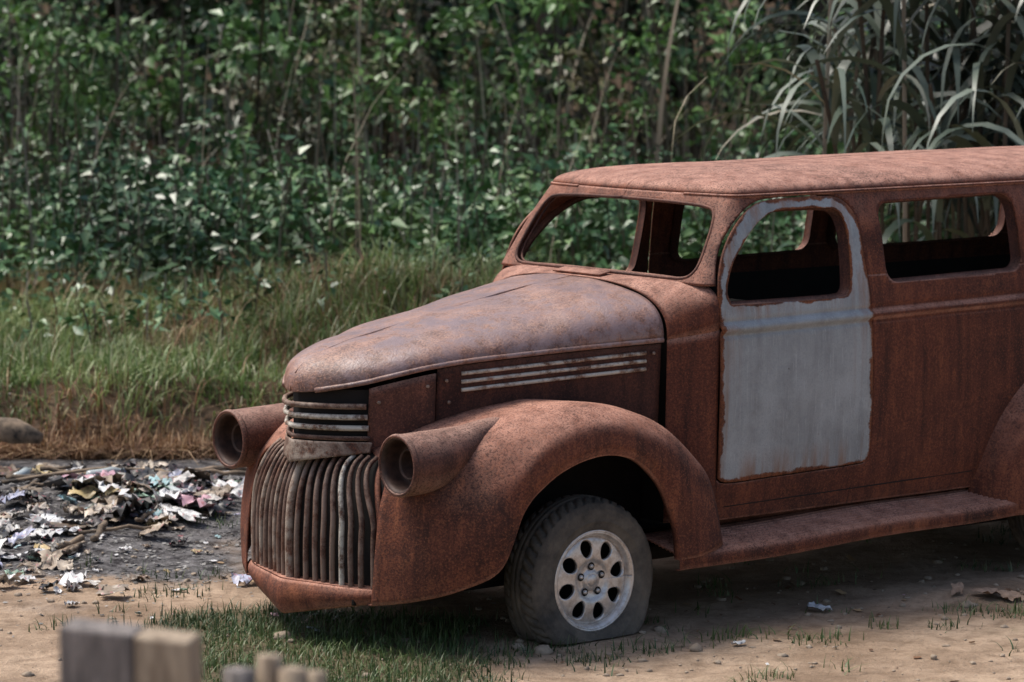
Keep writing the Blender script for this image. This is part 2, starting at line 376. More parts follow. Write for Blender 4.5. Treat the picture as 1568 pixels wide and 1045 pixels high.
def shrubs(name,cnt,xr,yr,Hr,nclump,nleaf,Lr,mat,stemw,low=.35,crad=(.2,.42),spread=.7,star=.5,pts=None,sf=1.0):
    parts=[];stems=[]
    for i in range(cnt if pts is None else len(pts)):
        bx,by=(U(*xr),U(*yr)) if pts is None else pts[i]
        bz=float(hgt(bx,by)); H=U(*Hr); sz=U(.65,1.3); 
        for s in range(rng.integers(2,6)):
            a=U(0,6.28); r=U(.1,spread); hh=H*U(.5,1.0); k=7; t=np.linspace(0,1,k)
            p=np.stack([bx+np.cos(a)*r*t**1.4+rng.normal(0,.04,k),by+np.sin(a)*r*t**1.4+rng.normal(0,.04,k),bz+hh*t],-1)
            w=stemw*U(.5,1.3)*(1-.7*t)
            stems.append((p,w))
            for q in range(max(1,nclump//3)):
                tq=U(low,1.02); c=np.array([np.interp(tq,t,p[:,j]) for j in range(3)])+rng.normal(0,.2,3)*spread
                base=np.array([np.interp(tq*.85,t,p[:,j]) for j in range(3)])
                bt=np.linspace(0,1,k)[:,None]; stems.append((base+(c-base)*bt,np.full(k,stemw*.25)))
                m=int(nleaf*U(.5,1.4)); rad=U(*crad)
                d=unit(rng.normal(0,1,(m,3))*[1,1,.6]+[0,0,.2])
                if U()<star:
                    m=m//2; d=d[:m]; P=c+d*U(.02,.12,(m,1)); L=U(Lr[1]*.7,Lr[1]*1.1,m)*sz*sf; parts.append(leaves(P,d,L,L*U(.3,.45,m),.5,roll=.4))
                else:
                    P=c+d*rad*U(.15,1,(m,1))*[1.2,1.2,.7]; L=U(*Lr,m)*sz
                    parts.append(leaves(P,unit(d+rng.normal(0,.6,(m,3))+[0,0,-.15]),L,L*U(.4,.7,m)))
    V1=merge(parts)
    pth=np.stack([p for p,_ in stems]); w=np.stack([w for _,w in stems]); n=len(pth)
    Va=ribbons(pth,w,np.tile([1.,0,0],(n,1))); Vb=ribbons(pth,w,np.tile([0,1.,0],(n,1)))
    V,F=merge([V1,Va,Vb]); mi=np.r_[np.zeros(len(V1[1]),int),np.ones(len(Va[1])*2,int)]
    return mesh_np(name,V,F,smooth=False,mats=[mat,M_stalk],midx=mi,tint=True)
shrubs('shrub_thicket',80,(-7,7),(27.6,32.5),(1.1,3.4),10,42,(.06,.14),M_shrub,.035,.4,(.16,.36),.8,.25)
shrubs('leafy_bush',0,0,0,(1.7,2.9),9,40,(.08,.14),M_bright,.035,.55,(.2,.36),.8,.4,[(-2.3,27.2),(-.4,28),(1.6,27.6),(-4.0,28.6),(3.2,26.8),(-2.9,29.4),(.9,29.6),(2.4,29),(.3,27.4),(-1.2,29.2)])
shrubs('forest_undergrowth',70,(-9,9),(33.5,38.5),(2.2,5.5),12,40,(.10,.22),M_treeleaf,.08,.10,(.3,.6),1.3,.2)
def trees(pts,Hr):
    for (x,y) in pts:
        H=U(*Hr); z=float(hgt(x,y)); par=[]; k=9; t=np.linspace(0,1,k)
        trunk=np.stack([x+.25*np.sin(t*3+x),y+.1*t,z-.1+H*t],-1); tw=.17*(1-.75*t)
        n8=8; an=np.linspace(0,2*np.pi,n8,endpoint=False)
        def pipe(P,w): 
            V=P[:,None]+w[:,None,None]*np.stack([np.cos(an),np.sin(an),0*an],-1)[None]; return V.reshape(-1,3),grid_faces(len(P),n8,True)
        wood_=[pipe(trunk,tw)]; lv=[]
        for b in range(11):
            tb=U(.4,1); c0=np.array([np.interp(tb,t,trunk[:,j]) for j in range(3)]); a=U(0,6.28); R=U(.7,1.9)
            c1=c0+np.array([np.cos(a)*R,np.sin(a)*R,U(-.1,1.0)]); bt=np.linspace(0,1,5)[:,None]
            wood_.append(pipe(c0+(c1-c0)*bt+np.array([0,0,.12])*np.sin(bt*3.1),.05*(1-.8*bt[:,0])))
            for q in range(4):
                cc_=c0+(c1-c0)*U(.5,1.1)+rng.normal(0,.3,3); m=60; d=unit(rng.normal(0,1,(m,3))); P=cc_+d*U(.1,.55,(m,1))*[1.2,1.2,.7]
                L=U(.12,.24,m); lv.append(leaves(P,unit(d+rng.normal(0,.5,(m,3))+[0,0,-.3]),L,L*U(.4,.6,m)))
        V1=merge(lv); V2=merge(wood_); V,F=merge([V1,V2]); mi=np.r_[np.zeros(len(V1[1]),int),np.ones(len(V2[1]),int)]
        mesh_np('forest_tree',V,F,smooth=False,mats=[M_treeleaf,M_stalk],midx=mi,tint=True)
trees([(-4.6,33),(-2.2,34.5),(.2,32.6),(1.6,35.2),(3.4,33.4),(-6.8,34),(6.2,34.6),(-3.6,36.8),(4.8,36.9),(-.8,37)],(5,7.5))
def cane(name,cx,cy,sx,sy,ns,H=(1.7,3.3)):
    P=[];Wd=[];S=[];st=[]
    k=10;t=np.linspace(0,1,k)
    for i in range(ns):
        bx=cx+rng.normal(0,sx);by=cy+rng.normal(0,sy);bz=float(hgt(bx,by));h=U(*H);la=U(0,6.28);ll=U(.05,.45)
        sp=np.stack([bx+np.cos(la)*ll*t**2,by+np.sin(la)*ll*t**2,bz+h*t],-1); st.append(sp)
        for j in range(rng.integers(7,11)):
            tq=U(.35,1.0); b=np.array([np.interp(tq,t,sp[:,q]) for q in range(3)]); a=U(0,6.28); L=U(.9,1.6)
            e0=U(.8,1.3); dro=U(2.0,3.1)
            ang=e0-dro*t**1.1; ang=np.maximum(ang,-1.5); dl=L/(k-1)
            hx=np.cumsum(np.r_[0,np.cos(ang[:-1])*dl]); hz=np.cumsum(np.r_[0,np.sin(ang[:-1])*dl])
            P.append(np.stack([b[0]+np.cos(a)*hx,b[1]+np.sin(a)*hx,b[2]+hz],-1)); w=U(.05,.09)
            Wd.append(w*np.clip(np.sin(np.pi*np.clip(t*.92+.12,0,1))**.6,0.05,1)*(1-.5*t)); S.append([-np.sin(a),np.cos(a),rng.normal(0,.35)])
    V1=ribbons(np.array(P),np.array(Wd),unit(np.array(S)))
    st=np.array(st); V2=ribbons(st,np.full(st.shape[:2],.025),np.tile([1.,0,0],(len(st),1))); V3=ribbons(st,np.full(st.shape[:2],.025),np.tile([0,1.,0],(len(st),1)))
    V,F=merge([V1,V2,V3]); mi=np.r_[np.zeros(len(V1[1]),int),np.ones(len(V2[1])*2,int)]
    return mesh_np(name,V,F,smooth=True,mats=[M_cane,M_stalk],midx=mi,tint=True)
cane('cane_grass',2.85,20.1,.42,.45,52)
cane('cane_grass',4.5,21.0,.7,.6,30)
shrubs('dark_shrub',0,0,0,(2.5,4.0),15,36,(.12,.22),M_treeleaf,.05,.05,(.3,.6),.9,.2,[(2.6,23.0),(3.6,23.2),(4.6,23.4),(3.1,24.2),(4.2,24.5)])

# ---------------------------------------------------------------- CAR
car=empty('rusted_vintage_car',(-.140,13.915,0),math.radians(218))
def P3(u,v,z): return np.stack(np.broadcast_arrays(-np.asarray(u,float),np.asarray(v,float),np.asarray(z,float)),-1)
wz=sm([.40,.5,.6,.8,1.0,1.2,1.35,1.5,1.65,1.8],[.70,.725,.742,.757,.765,.762,.748,.722,.69,.635])
def belt(u): return 1.245+.013*(u-.7)
def sidef(sgn,off=0.):
    def f(u,z):
        v=wz(z)+off+.018*np.exp(-((z-belt(u))/.012)**2)-.006*np.exp(-((z-belt(u)-.03)/.008)**2)-.006*np.exp(-((z-belt(u)+.03)/.008)**2)
        v=v-.05*sstep(1.6,4.3,u)**2+.005*(vnoise(u*1+7,z*1+3,40,.35,2)-.5)
        return P3(u,sgn*v,z)
    return f
door=catmull([(.712,.60),(.703,.66),(.70,.9),(.70,1.25),(.703,1.40),(.73,1.51),(.77,1.59),(.82,1.65),(.89,1.71),(.96,1.75),(1.04,1.772),(1.2,1.78),(1.38,1.78),(1.47,1.77),(1.53,1.73),(1.556,1.67),(1.57,1.5),(1.583,1.3),(1.59,1.0),(1.594,.75),(1.592,.66),(1.575,.615),(1.54,.603),(1.3,.596),(1.0,.590),(.8,.586)],5,True)
dwin=catmull([(.80,1.345),(1.1,1.342),(1.40,1.343),(1.455,1.36),(1.475,1.41),(1.487,1.55),(1.487,1.65),(1.465,1.705),(1.41,1.727),(1.25,1.732),(1.10,1.728),(1.01,1.70),(.93,1.65),(.87,1.595),(.81,1.53),(.77,1.46),(.752,1.40),(.765,1.36)],5,True)
def grow(poly,d):
    T=np.roll(poly,-1,0)-np.roll(poly,1,0); T/=np.linalg.norm(T,axis=1)[:,None]
    N=np.stack([T[:,1],-T[:,0]],1)
    c=poly.mean(0); s=np.sign(((poly-c)*N).sum(1).mean()); return poly+N*s*d
def rrect(x0,x1,y0,y1,r,dy=0,n=7):
    pts=[]
    for cx,cy,a0 in ((x1-r,y1-r,0),(x0+r,y1-r,90),(x0+r,y0+r,180),(x1-r,y0+r,270)):
        for i in range(n):
            an=math.radians(a0+90*i/(n-1)); pts.append((cx+r*math.cos(an),cy+r*math.sin(an)))
    p=np.array(pts); out=[]
    for i in range(len(p)):
        q=p[(i+1)%len(p)]; k=max(1,int(np.linalg.norm(q-p[i])/.04))
        for j in range(k): out.append(p[i]+(q-p[i])*j/k)
    out=np.array(out); out[:,1]+=dy*(out[:,0]-x0); return out
rwin=rrect(1.70,2.57,1.388,1.74,.07,.014)
rwin2=rrect(2.72,3.9,1.40,1.75,.08,.008)
doorG=grow(door,.007)
us=np.linspace(.70,4.3,230)
ZL=1.43
for sgn,tag in ((1,'near'),(-1,'far')):
    zr=np.linspace(.42,ZL,110); S,T=np.meshgrid(us,zr)
    cut_patch('body_side_lower_'+tag,S,T,sidef(sgn),[doorG,rwin,rwin2],None,M_body,car,.006)
    Sd,Td=np.meshgrid(np.linspace(.68,1.62,110),np.linspace(.57,1.81,150))
    def attrf(Pu):
        _,d1=nearest(Pu,door); _,d2=nearest(Pu,dwin); return {'edge':np.minimum(d1,d2*1.6+.004)}
    cut_patch('door_'+tag,Sd,Td,sidef(sgn,.004),[dwin],door,M_door if sgn>0 else M_body,car,.012,attrf if sgn>0 else None,fixborder=False)
def uf(z): return .66+.60*(z-1.44)
RC=.075
def ring_pt(s,z,sgn=1):
    w=wz(z)-.05*sstep(1.6,4.3,s)**2; u0=uf(z)+RC; q=u0-s
    ang=np.clip(q/RC,0,np.pi/2)
    uu=np.where(q<=0,s,u0-RC*np.sin(ang)); vv=np.where(q<=0,w,w-RC+RC*np.cos(ang))
    ex=np.clip(q-RC*np.pi/2,0,None); vv=vv-ex
    vv=np.maximum(vv,0)
    vee=np.where(q>RC*np.pi/2,-.05*(1-(vv/.56)**2).clip(0,1),0)
    return uu+vee,vv
def smin(z): return uf(z)+RC-RC*np.pi/2-(wz(z)-RC)
zt=np.linspace(ZL,1.80,46)
cs=np.linspace(0,1,100)
rows=[]
for z in zt:
    s0=1.3
    rows.append(np.r_[smin(z)+(s0-smin(z))*cs,np.linspace(1.3,4.3,170)[1:]])
S=np.array(rows); T=np.repeat(zt[:,None],S.shape[1],1)
def wpt(v,z): return (smin(z)+v,z)
wsh=[(0,1.456),(.25,1.453),(.45,1.45),(.56,1.452),(.608,1.475),(.622,1.52),(.612,1.60),(.597,1.67),(.57,1.725),(.51,1.75),(.3,1.762),(0,1.767)]
wsh=catmull(wsh,5)
wpoly=np.array([wpt(v,z) for v,z in wsh]); 
wcl=np.vstack([[smin(wsh[0][1])-.2,wsh[0][1]],wpoly,[smin(wsh[-1][1])-.2,wsh[-1][1]]])
for sgn,tag in ((1,'near'),(-1,'far')):
    def gf(s,z,sgn=sgn):
        u,v=ring_pt(s,z); return P3(u,sgn*v,z)
    cut_patch('greenhouse_'+tag,S,T,gf,[doorG,rwin,rwin2,wcl],None,M_body,car,.008)
    for rr_,dd_,nm_ in ((.008,.002,'windshield_frame_'),(.006,-.022,'windshield_inner_frame_')):
        pts=[]
        for v,z in wsh:
            u,vv=ring_pt(np.array(smin(z)+v),np.array(z)); pts.append([-(float(u)-dd_),sgn*float(vv)*(1 if dd_>0 else .985),z])
        tube(nm_+tag,pts,rr_,M_panel,car,8)
    for nm,pl in (('door_window_rim_',dwin),('quarter_window_rim_',rwin),('rear_window_rim_',rwin2)):
        off=.004 if 'door' in nm else 0
        w=wz(pl[:,1])+off-.05*sstep(1.6,4.3,pl[:,0])**2
        V=np.stack([P3(pl[:,0],sgn*(w+d),pl[:,1]) for d in (.003,-.05)],0)
        inn=grow(pl,-.012); V=np.concatenate([V,P3(inn[:,0],sgn*(w-.052),inn[:,1])[None]],0)
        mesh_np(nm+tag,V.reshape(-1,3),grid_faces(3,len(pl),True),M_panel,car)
    zr=1.80; srow=S[-1]; ru,rv=ring_pt(srow,np.full_like(srow,zr))
    rearv=np.linspace(rv[-1],0,14)[1:]; ru=np.r_[ru,np.full(13,4.3)]; rv=np.r_[rv,rearv]
    cu=np.clip(ru,1.45,3.8); ph=np.linspace(0,np.pi/2,26)[:,None]
    cc=np.cos(ph)**.9; ss=np.sin(ph)**.85
    RU=cu+(ru-cu)*cc; RV=rv*cc; RZ=zr+(.092+.016*sstep(1,3,RU))*ss
    RZ=RZ+.007*(vnoise(RU+5,RV+5,44,.3,2)-.5)*ss
    mesh_np('roof_'+tag,P3(RU,sgn*RV,RZ).reshape(-1,3),grid_faces(26,len(ru)),M_body,car,solid=.006)
    sel=(srow>.62)&(srow<4.25); du,dv=ring_pt(srow[sel],np.full(sel.sum(),1.797))
    tube('drip_rail_'+tag,P3(du,sgn*(dv+.006),np.full_like(du,1.797)),.009,M_body,car,6)
    uu,zz=np.meshgrid(np.linspace(.72,4.28,20),np.linspace(.42,1.32,8))
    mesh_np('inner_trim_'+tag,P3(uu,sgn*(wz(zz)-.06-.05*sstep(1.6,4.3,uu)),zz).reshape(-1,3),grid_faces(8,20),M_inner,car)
    u=np.linspace(.76,2.27,20); z=.478+.02*(u-.76)/1.5; tube('sill_seam_'+tag,P3(u,sgn*(wz(z)-.05*sstep(1.6,4.3,u)**2+.002),z),.0032,M_inner,car,5)
    z=np.linspace(.42,.495,6); tube('sill_joint_'+tag,P3(1.50+0*z,sgn*(wz(z)+.001),z),.003,M_inner,car,5)
def quadgrid(name,f,n,m,mat,solid=0):
    A,B=np.meshgrid(np.linspace(0,1,n),np.linspace(0,1,m)); return mesh_np(name,f(A,B).reshape(-1,3),grid_faces(m,n),mat,car,solid=solid)
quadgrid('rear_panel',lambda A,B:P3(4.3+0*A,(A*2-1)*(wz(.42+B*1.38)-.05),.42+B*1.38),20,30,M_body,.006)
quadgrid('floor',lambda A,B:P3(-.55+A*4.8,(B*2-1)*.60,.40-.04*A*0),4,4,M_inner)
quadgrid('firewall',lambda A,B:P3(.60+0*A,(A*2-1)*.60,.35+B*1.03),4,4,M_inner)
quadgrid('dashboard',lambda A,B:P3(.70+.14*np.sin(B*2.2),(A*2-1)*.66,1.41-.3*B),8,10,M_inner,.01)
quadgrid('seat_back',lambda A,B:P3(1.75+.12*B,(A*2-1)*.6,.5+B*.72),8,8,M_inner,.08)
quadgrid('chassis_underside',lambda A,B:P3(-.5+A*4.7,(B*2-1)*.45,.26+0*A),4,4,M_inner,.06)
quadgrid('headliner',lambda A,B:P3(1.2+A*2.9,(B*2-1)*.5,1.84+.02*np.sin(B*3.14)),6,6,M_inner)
hw=lerp_fn([-.972,-.965,-.945,-.91,-.86,-.78,-.65,-.5,-.25,0,.25,.505],[.004,.035,.085,.14,.205,.275,.34,.39,.445,.50,.56,.625])
hzt=sm([-.972,-.955,-.92,-.87,-.7,-.46,-.12,.2,.505],[1.055,1.10,1.14,1.17,1.222,1.27,1.335,1.392,1.43])
hzb=sm([-.972,-.83,-.5,0,.505],[1.035,1.075,1.145,1.18,1.205])
def hn(u): return 2.15+.5*sstep(-.2,.5,u)
def loft(name,u,w,ztp,zb,n,mat,parent,nth=61,solid=.006,dent=0):
    th=np.linspace(-np.pi/2,np.pi/2,nth)[None]; n=np.asarray(n)[:,None]
    s=np.sin(th); V=P3(u[:,None]+0*th,w[:,None]*np.sign(s)*np.abs(s)**(2/n),zb[:,None]+(ztp-zb)[:,None]*np.abs(np.cos(th))**(2/n))
    if dent: V[...,2]+=dent*(vnoise(V[...,0]+8,V[...,1]+8,51,.22,2)-.5)
    return mesh_np(name,V.reshape(-1,3),grid_faces(len(u),nth),mat,parent,solid=solid)
uh=np.r_[-.972,-.97,np.linspace(-.965,-.80,26),np.linspace(-.79,.503,80)]
loft('hood',uh,hw(uh),hzt(uh),hzb(uh),hn(uh),M_hood,car,dent=.018)
uc=np.linspace(-.95,.50,50); tube('hood_centre_crease',P3(uc,0*uc,hzt(uc)+.001),.006,M_hood,car,6)
for sgn,tag in ((1,'near'),(-1,'far')):
    ue=np.linspace(-.93,.50,60); tube('hood_edge_bead_'+tag,P3(ue,sgn*(hw(ue)+.003),hzb(ue)),.011,M_hood,car,8)
uc=np.linspace(.512,.70,14); tt=(uc-.512)/.188
loft('cowl',uc,.628+.129*sstep(-.2,1.0,tt),1.434+.019*tt,1.205+.04*tt,2.65+2.6*tt,M_body,car,81)
A,B=np.meshgrid(np.linspace(-.16,.16,8),np.linspace(.53,.60,5)); mesh_np('cowl_vent',P3(B,A,1.447+.012*(B-.53)/.07-.05*A**2).reshape(-1,3),grid_faces(5,8),M_body,car,solid=.006)
for sgn,tag in ((1,'near'),(-1,'far')):
    Z,Uc=np.meshgrid(np.linspace(.40,1,20),uc,indexing='ij'); zz=.42+(1.205+.04*(Uc-.512)/.188-.42)*(Z-.40)/.6
    W=(.628+.129*sstep(-.2,1.0,(Uc-.512)/.188))*(1-.03*(1-(zz-.42)/.8))
    mesh_np('cowl_side_'+tag,P3(Uc,sgn*W,zz).reshape(-1,3),grid_faces(20,14),M_body,car,solid=.006)
    U1,Zf=np.meshgrid(np.linspace(-.505,.50,40),np.linspace(0,1,10)); ztop=hzb(U1)-.016; zz=.84+(ztop-.84)*Zf
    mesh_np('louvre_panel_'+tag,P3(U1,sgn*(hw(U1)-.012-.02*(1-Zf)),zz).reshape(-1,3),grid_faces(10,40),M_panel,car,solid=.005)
    U1,Zf=np.meshgrid(np.linspace(-.775,-.515,16),np.linspace(0,1,10)); ztop=hzb(U1)-.03; zz=.74+(ztop-.74)*Zf
    mesh_np('nose_side_panel_'+tag,P3(U1,sgn*(hw(U1)-.004-.02*(1-Zf)),zz).reshape(-1,3),grid_faces(10,16),M_pod,car,solid=.005)
    for (bu,bz) in ((-.74,1.0),(-.55,1.06),(-.46,.99),(-.47,1.08),(.46,1.15)):
        w_=hw(bu)-.004; tube('panel_bolt',P3([bu,bu],[sgn*(w_-.004),sgn*(w_+.006)],[bz,bz]),.007,M_band,car,8)
    for i in range(3):
        u=np.linspace(-.40,.43,24); z=1.105-.034*i+(u+.40)/.83*.046
        tube('side_trim_strip',P3(u,sgn*(hw(u)-.010),z),.0085,M_cream,car,8)
    R=[[(-.90,.455,.20),(-.885,.46,.40),(-.86,.455,.58),(-.815,.435,.72),(-.76,.27,.80)],
       [(-.80,.64,.235),(-.795,.65,.42),(-.77,.64,.62),(-.72,.58,.78),(-.66,.32,.85)],
       [(-.675,.775,.29),(-.685,.785,.46),(-.65,.765,.66),(-.59,.67,.84),(-.55,.36,.90)],
       [(-.545,.86,.375),(-.565,.87,.52),(-.53,.84,.72),(-.46,.71,.90),(-.42,.39,.93)],
       [(-.45,.88,.59),(-.46,.89,.68),(-.42,.86,.80),(-.35,.72,.94),(-.32,.42,.955)],
       [(-.33,.885,.70),(-.335,.895,.77),(-.31,.865,.87),(-.25,.72,.965),(-.22,.44,.97)],
       [(-.19,.885,.765),(-.19,.897,.82),(-.18,.865,.91),(-.15,.72,.982),(-.13,.46,.98)],
       [(-.04,.885,.785),(-.035,.897,.84),(-.03,.865,.92),(0,.73,.98),(0,.48,.975)],
       [(.12,.885,.76),(.13,.897,.81),(.15,.865,.89),(.20,.74,.94),(.2,.53,.945)],
       [(.25,.885,.66),(.29,.897,.72),(.33,.87,.80),(.37,.77,.86),(.38,.58,.88)],
       [(.32,.885,.54),(.39,.897,.60),(.45,.87,.68),(.50,.80,.74),(.52,.63,.77)],
       [(.36,.885,.42),(.45,.897,.46),(.54,.875,.52),(.60,.82,.60),(.63,.69,.62)],
       [(.372,.885,.31),(.47,.90,.32),(.57,.885,.335),(.65,.84,.345),(.68,.73,.36)]]
    R=np.array(R); c1=np.stack([catmull(R[:,j],8) for j in range(5)],1); c2=np.stack([catmull(c1[i],9) for i in range(len(c1))],0)
    c2[...,1]+=.012*(vnoise(c2[...,0]+9,c2[...,2]+9,61,.22,2)-.5); c2[...,2]+=.010*(vnoise(c2[...,0]+19,c2[...,1]+9,62,.2,2)-.5)
    E=c2[:,0].copy(); lip=E.copy(); lip[:,1]-=.03
    c2=np.concatenate([lip[:,None],c2],1)
    mesh_np('front_fender_'+tag,P3(c2[...,0],sgn*c2[...,1],c2[...,2]).reshape(-1,3),grid_faces(c2.shape[0],c2.shape[1]),M_fender,car,solid=.006)
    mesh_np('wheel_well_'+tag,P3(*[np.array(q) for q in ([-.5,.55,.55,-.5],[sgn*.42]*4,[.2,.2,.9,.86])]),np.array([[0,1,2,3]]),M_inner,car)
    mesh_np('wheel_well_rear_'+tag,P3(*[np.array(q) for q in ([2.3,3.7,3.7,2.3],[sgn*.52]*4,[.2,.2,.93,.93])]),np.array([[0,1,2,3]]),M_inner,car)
    th=np.linspace(np.pi,0,40)[:,None]; cR=[(.42,.885,.47),(.50,.897,.55),(.58,.87,.63),(.64,.80,.69),(.68,.70,.73)]
    ctr=np.array(cR); c=catmull(ctr,8); 
    V=P3(2.95+c[:,0][None]*np.cos(th),sgn*(c[:,1][None]+0*th),.30+c[:,2][None]*np.sin(th))
    mesh_np('rear_fender_'+tag,V.reshape(-1,3),grid_faces(40,len(c)),M_fender,car,solid=.006)
    prof=[(.60,.375),(.64,.372)]
    for i in range(9): 
        v0=.66+i*.0235; zb=.366-(v0-.66)*.2
        prof+=[(v0,zb),(v0+.004,zb+.005),(v0+.013,zb+.005),(v0+.017,zb)]
    prof+=[(.878,.322),(.888,.312),(.889,.268),(.88,.262),(.86,.262)]
    prof=np.array(prof); u=np.linspace(.372,2.42,30)[:,None]
    V=P3(u+0*prof[:,0],sgn*(prof[:,0][None]+0*u),prof[:,1][None]+.02*(u-.37)+.005*np.sin(u*5))
    mesh_np('running_board_'+tag,V.reshape(-1,3),grid_faces(30,len(prof)),M_fender,car,smooth=False,solid=.004)
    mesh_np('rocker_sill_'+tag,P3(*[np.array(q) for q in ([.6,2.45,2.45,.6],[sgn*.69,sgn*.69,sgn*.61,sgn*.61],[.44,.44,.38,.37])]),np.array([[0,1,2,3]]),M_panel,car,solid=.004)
    hz=.79 if sgn>0 else .765; hv=.62 if sgn>0 else -.605
    cpts=[(-.872,.118,hz),(-.862,.124,hz),(-.82,.126,hz),(-.74,.124,hz+.005),(-.65,.112,hz+.02),(-.56,.092,hz+.045),(-.47,.066,hz+.085),(-.40,.042,hz+.115),(-.345,.015,hz+.135)]
    cp=catmull(np.array(cpts),6); an=np.linspace(0,2*np.pi,40,endpoint=False)
    V=P3(cp[:,0][:,None]+0*an,hv+cp[:,1][:,None]*np.cos(an),cp[:,2][:,None]+cp[:,1][:,None]*np.sin(an))
    mesh_np('headlight_pod_'+tag,V.reshape(-1,3),grid_faces(len(cp),40,True),M_pod,car)
    revolve('headlight_bucket_'+tag,[(.125,.868),(.127,.880),(.120,.888),(.108,.886),(.100,.872),(.098,.85),(.092,.82),(.085,.80),(.072,.80),(.066,.82),(.060,.835),(.054,.825),(.045,.78),(.02,.745),(.001,.74)],(0,hv,hz),'x',M_lens,car,40)
    revolve('headlight_ring_'+tag,[(.112,.887),(.116,.893),(.124,.890),(.128,.880),(.127,.872)],(0,hv,hz),'x',M_pod,car,40)
G=sm([-.46,-.40,-.3,-.15,0,.15,.3,.40,.46],[-.855,-.892,-.925,-.957,-.985,-.957,-.925,-.892,-.855])
gz=sm([.2,.26,.45,.6,.70,.76,.80],[0,0,.0,.015,.045,.085,.15])
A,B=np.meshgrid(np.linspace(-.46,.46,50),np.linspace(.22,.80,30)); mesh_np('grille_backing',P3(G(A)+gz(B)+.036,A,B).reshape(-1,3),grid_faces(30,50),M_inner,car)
vb=np.linspace(-.435,.435,19)
zz=np.linspace(.255,.785,26)
for i,v in enumerate(vb):
    cen=(i==9)
    taper=v*(1-.20*sstep(.5,.8,zz)); r=(.019 if cen else .0122)*np.ones(26)*(1-.25*sstep(.6,.8,zz))
    mt=M_cream if i==15 else (M_band if (cen or i in (0,3,6)) else M_bar)
    tube('grille_bar',P3(G(taper)+gz(zz)-.002,taper+.002*np.sin(zz*9+i*2),zz),r,mt,car,8,up=(1,0,0))
for s in (-1,1):
    tube('grille_edge',P3(G(s*.455*np.ones(26))+gz(zz)-.0,s*.455*(1-.2*sstep(.5,.8,zz)),zz),.014,M_fender,car,8,up=(1,0,0))
A,B=np.meshgrid(np.linspace(-.475,.475,60),np.linspace(0,1,10))
zb=.118+.095*(np.abs(A)/.475)
GG=lambda A: G(np.clip(A,-.46,.46))-.025*(1-np.abs(A)/.475)
mesh_np('front_apron',P3(GG(A)-.008-.02*np.sin(B*3.0),A,zb+(.262-zb)*B).reshape(-1,3),grid_faces(10,60),M_fender,car,solid=.008)
A,B=np.meshgrid(np.linspace(-.47,.47,60),np.linspace(0,1,4)); mesh_np('apron_ledge',P3(GG(A)-.008+.06*B,A,.264+.004*B).reshape(-1,3),grid_faces(4,60),M_fender,car,solid=.004)
tube('crank_slot',P3([-.928,-.928],[.375,.375],[.195,.235]),.010,M_inner,car,8,up=(1,0,0))
PN=lambda v: np.interp(np.abs(v),[0,.03,.09,.14,.205,.275],[-.972,-.962,-.945+.005,-.908,-.86,-.782])
vv=np.linspace(-.272,.272,41)
for i,z in enumerate((.985,.94,.895,.852)):
    tube('nose_bar',P3(PN(vv)-.004+.006*i,vv,z+0*vv),[.012,.012,.012,.010][i],[M_band,M_cream,M_cream,M_bar][i],car,8)
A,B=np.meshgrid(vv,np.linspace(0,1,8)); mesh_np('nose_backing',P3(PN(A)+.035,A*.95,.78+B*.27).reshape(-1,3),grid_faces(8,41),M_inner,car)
A,B=np.meshgrid(vv*1.08,np.linspace(0,1,8)); zlow=.745+.05*(np.abs(A)/.28)
mesh_np('nose_band',P3(PN(np.clip(A,-.275,.275))-.012*(1-B)+.004,A,zlow+(.838-zlow)*B).reshape(-1,3),grid_faces(8,41),M_band,car,solid=.008)
quadgrid('radiator',lambda A,B:P3(-.66+0*A,(A*2-1)*.3,.25+B*.85),4,4,M_inner)
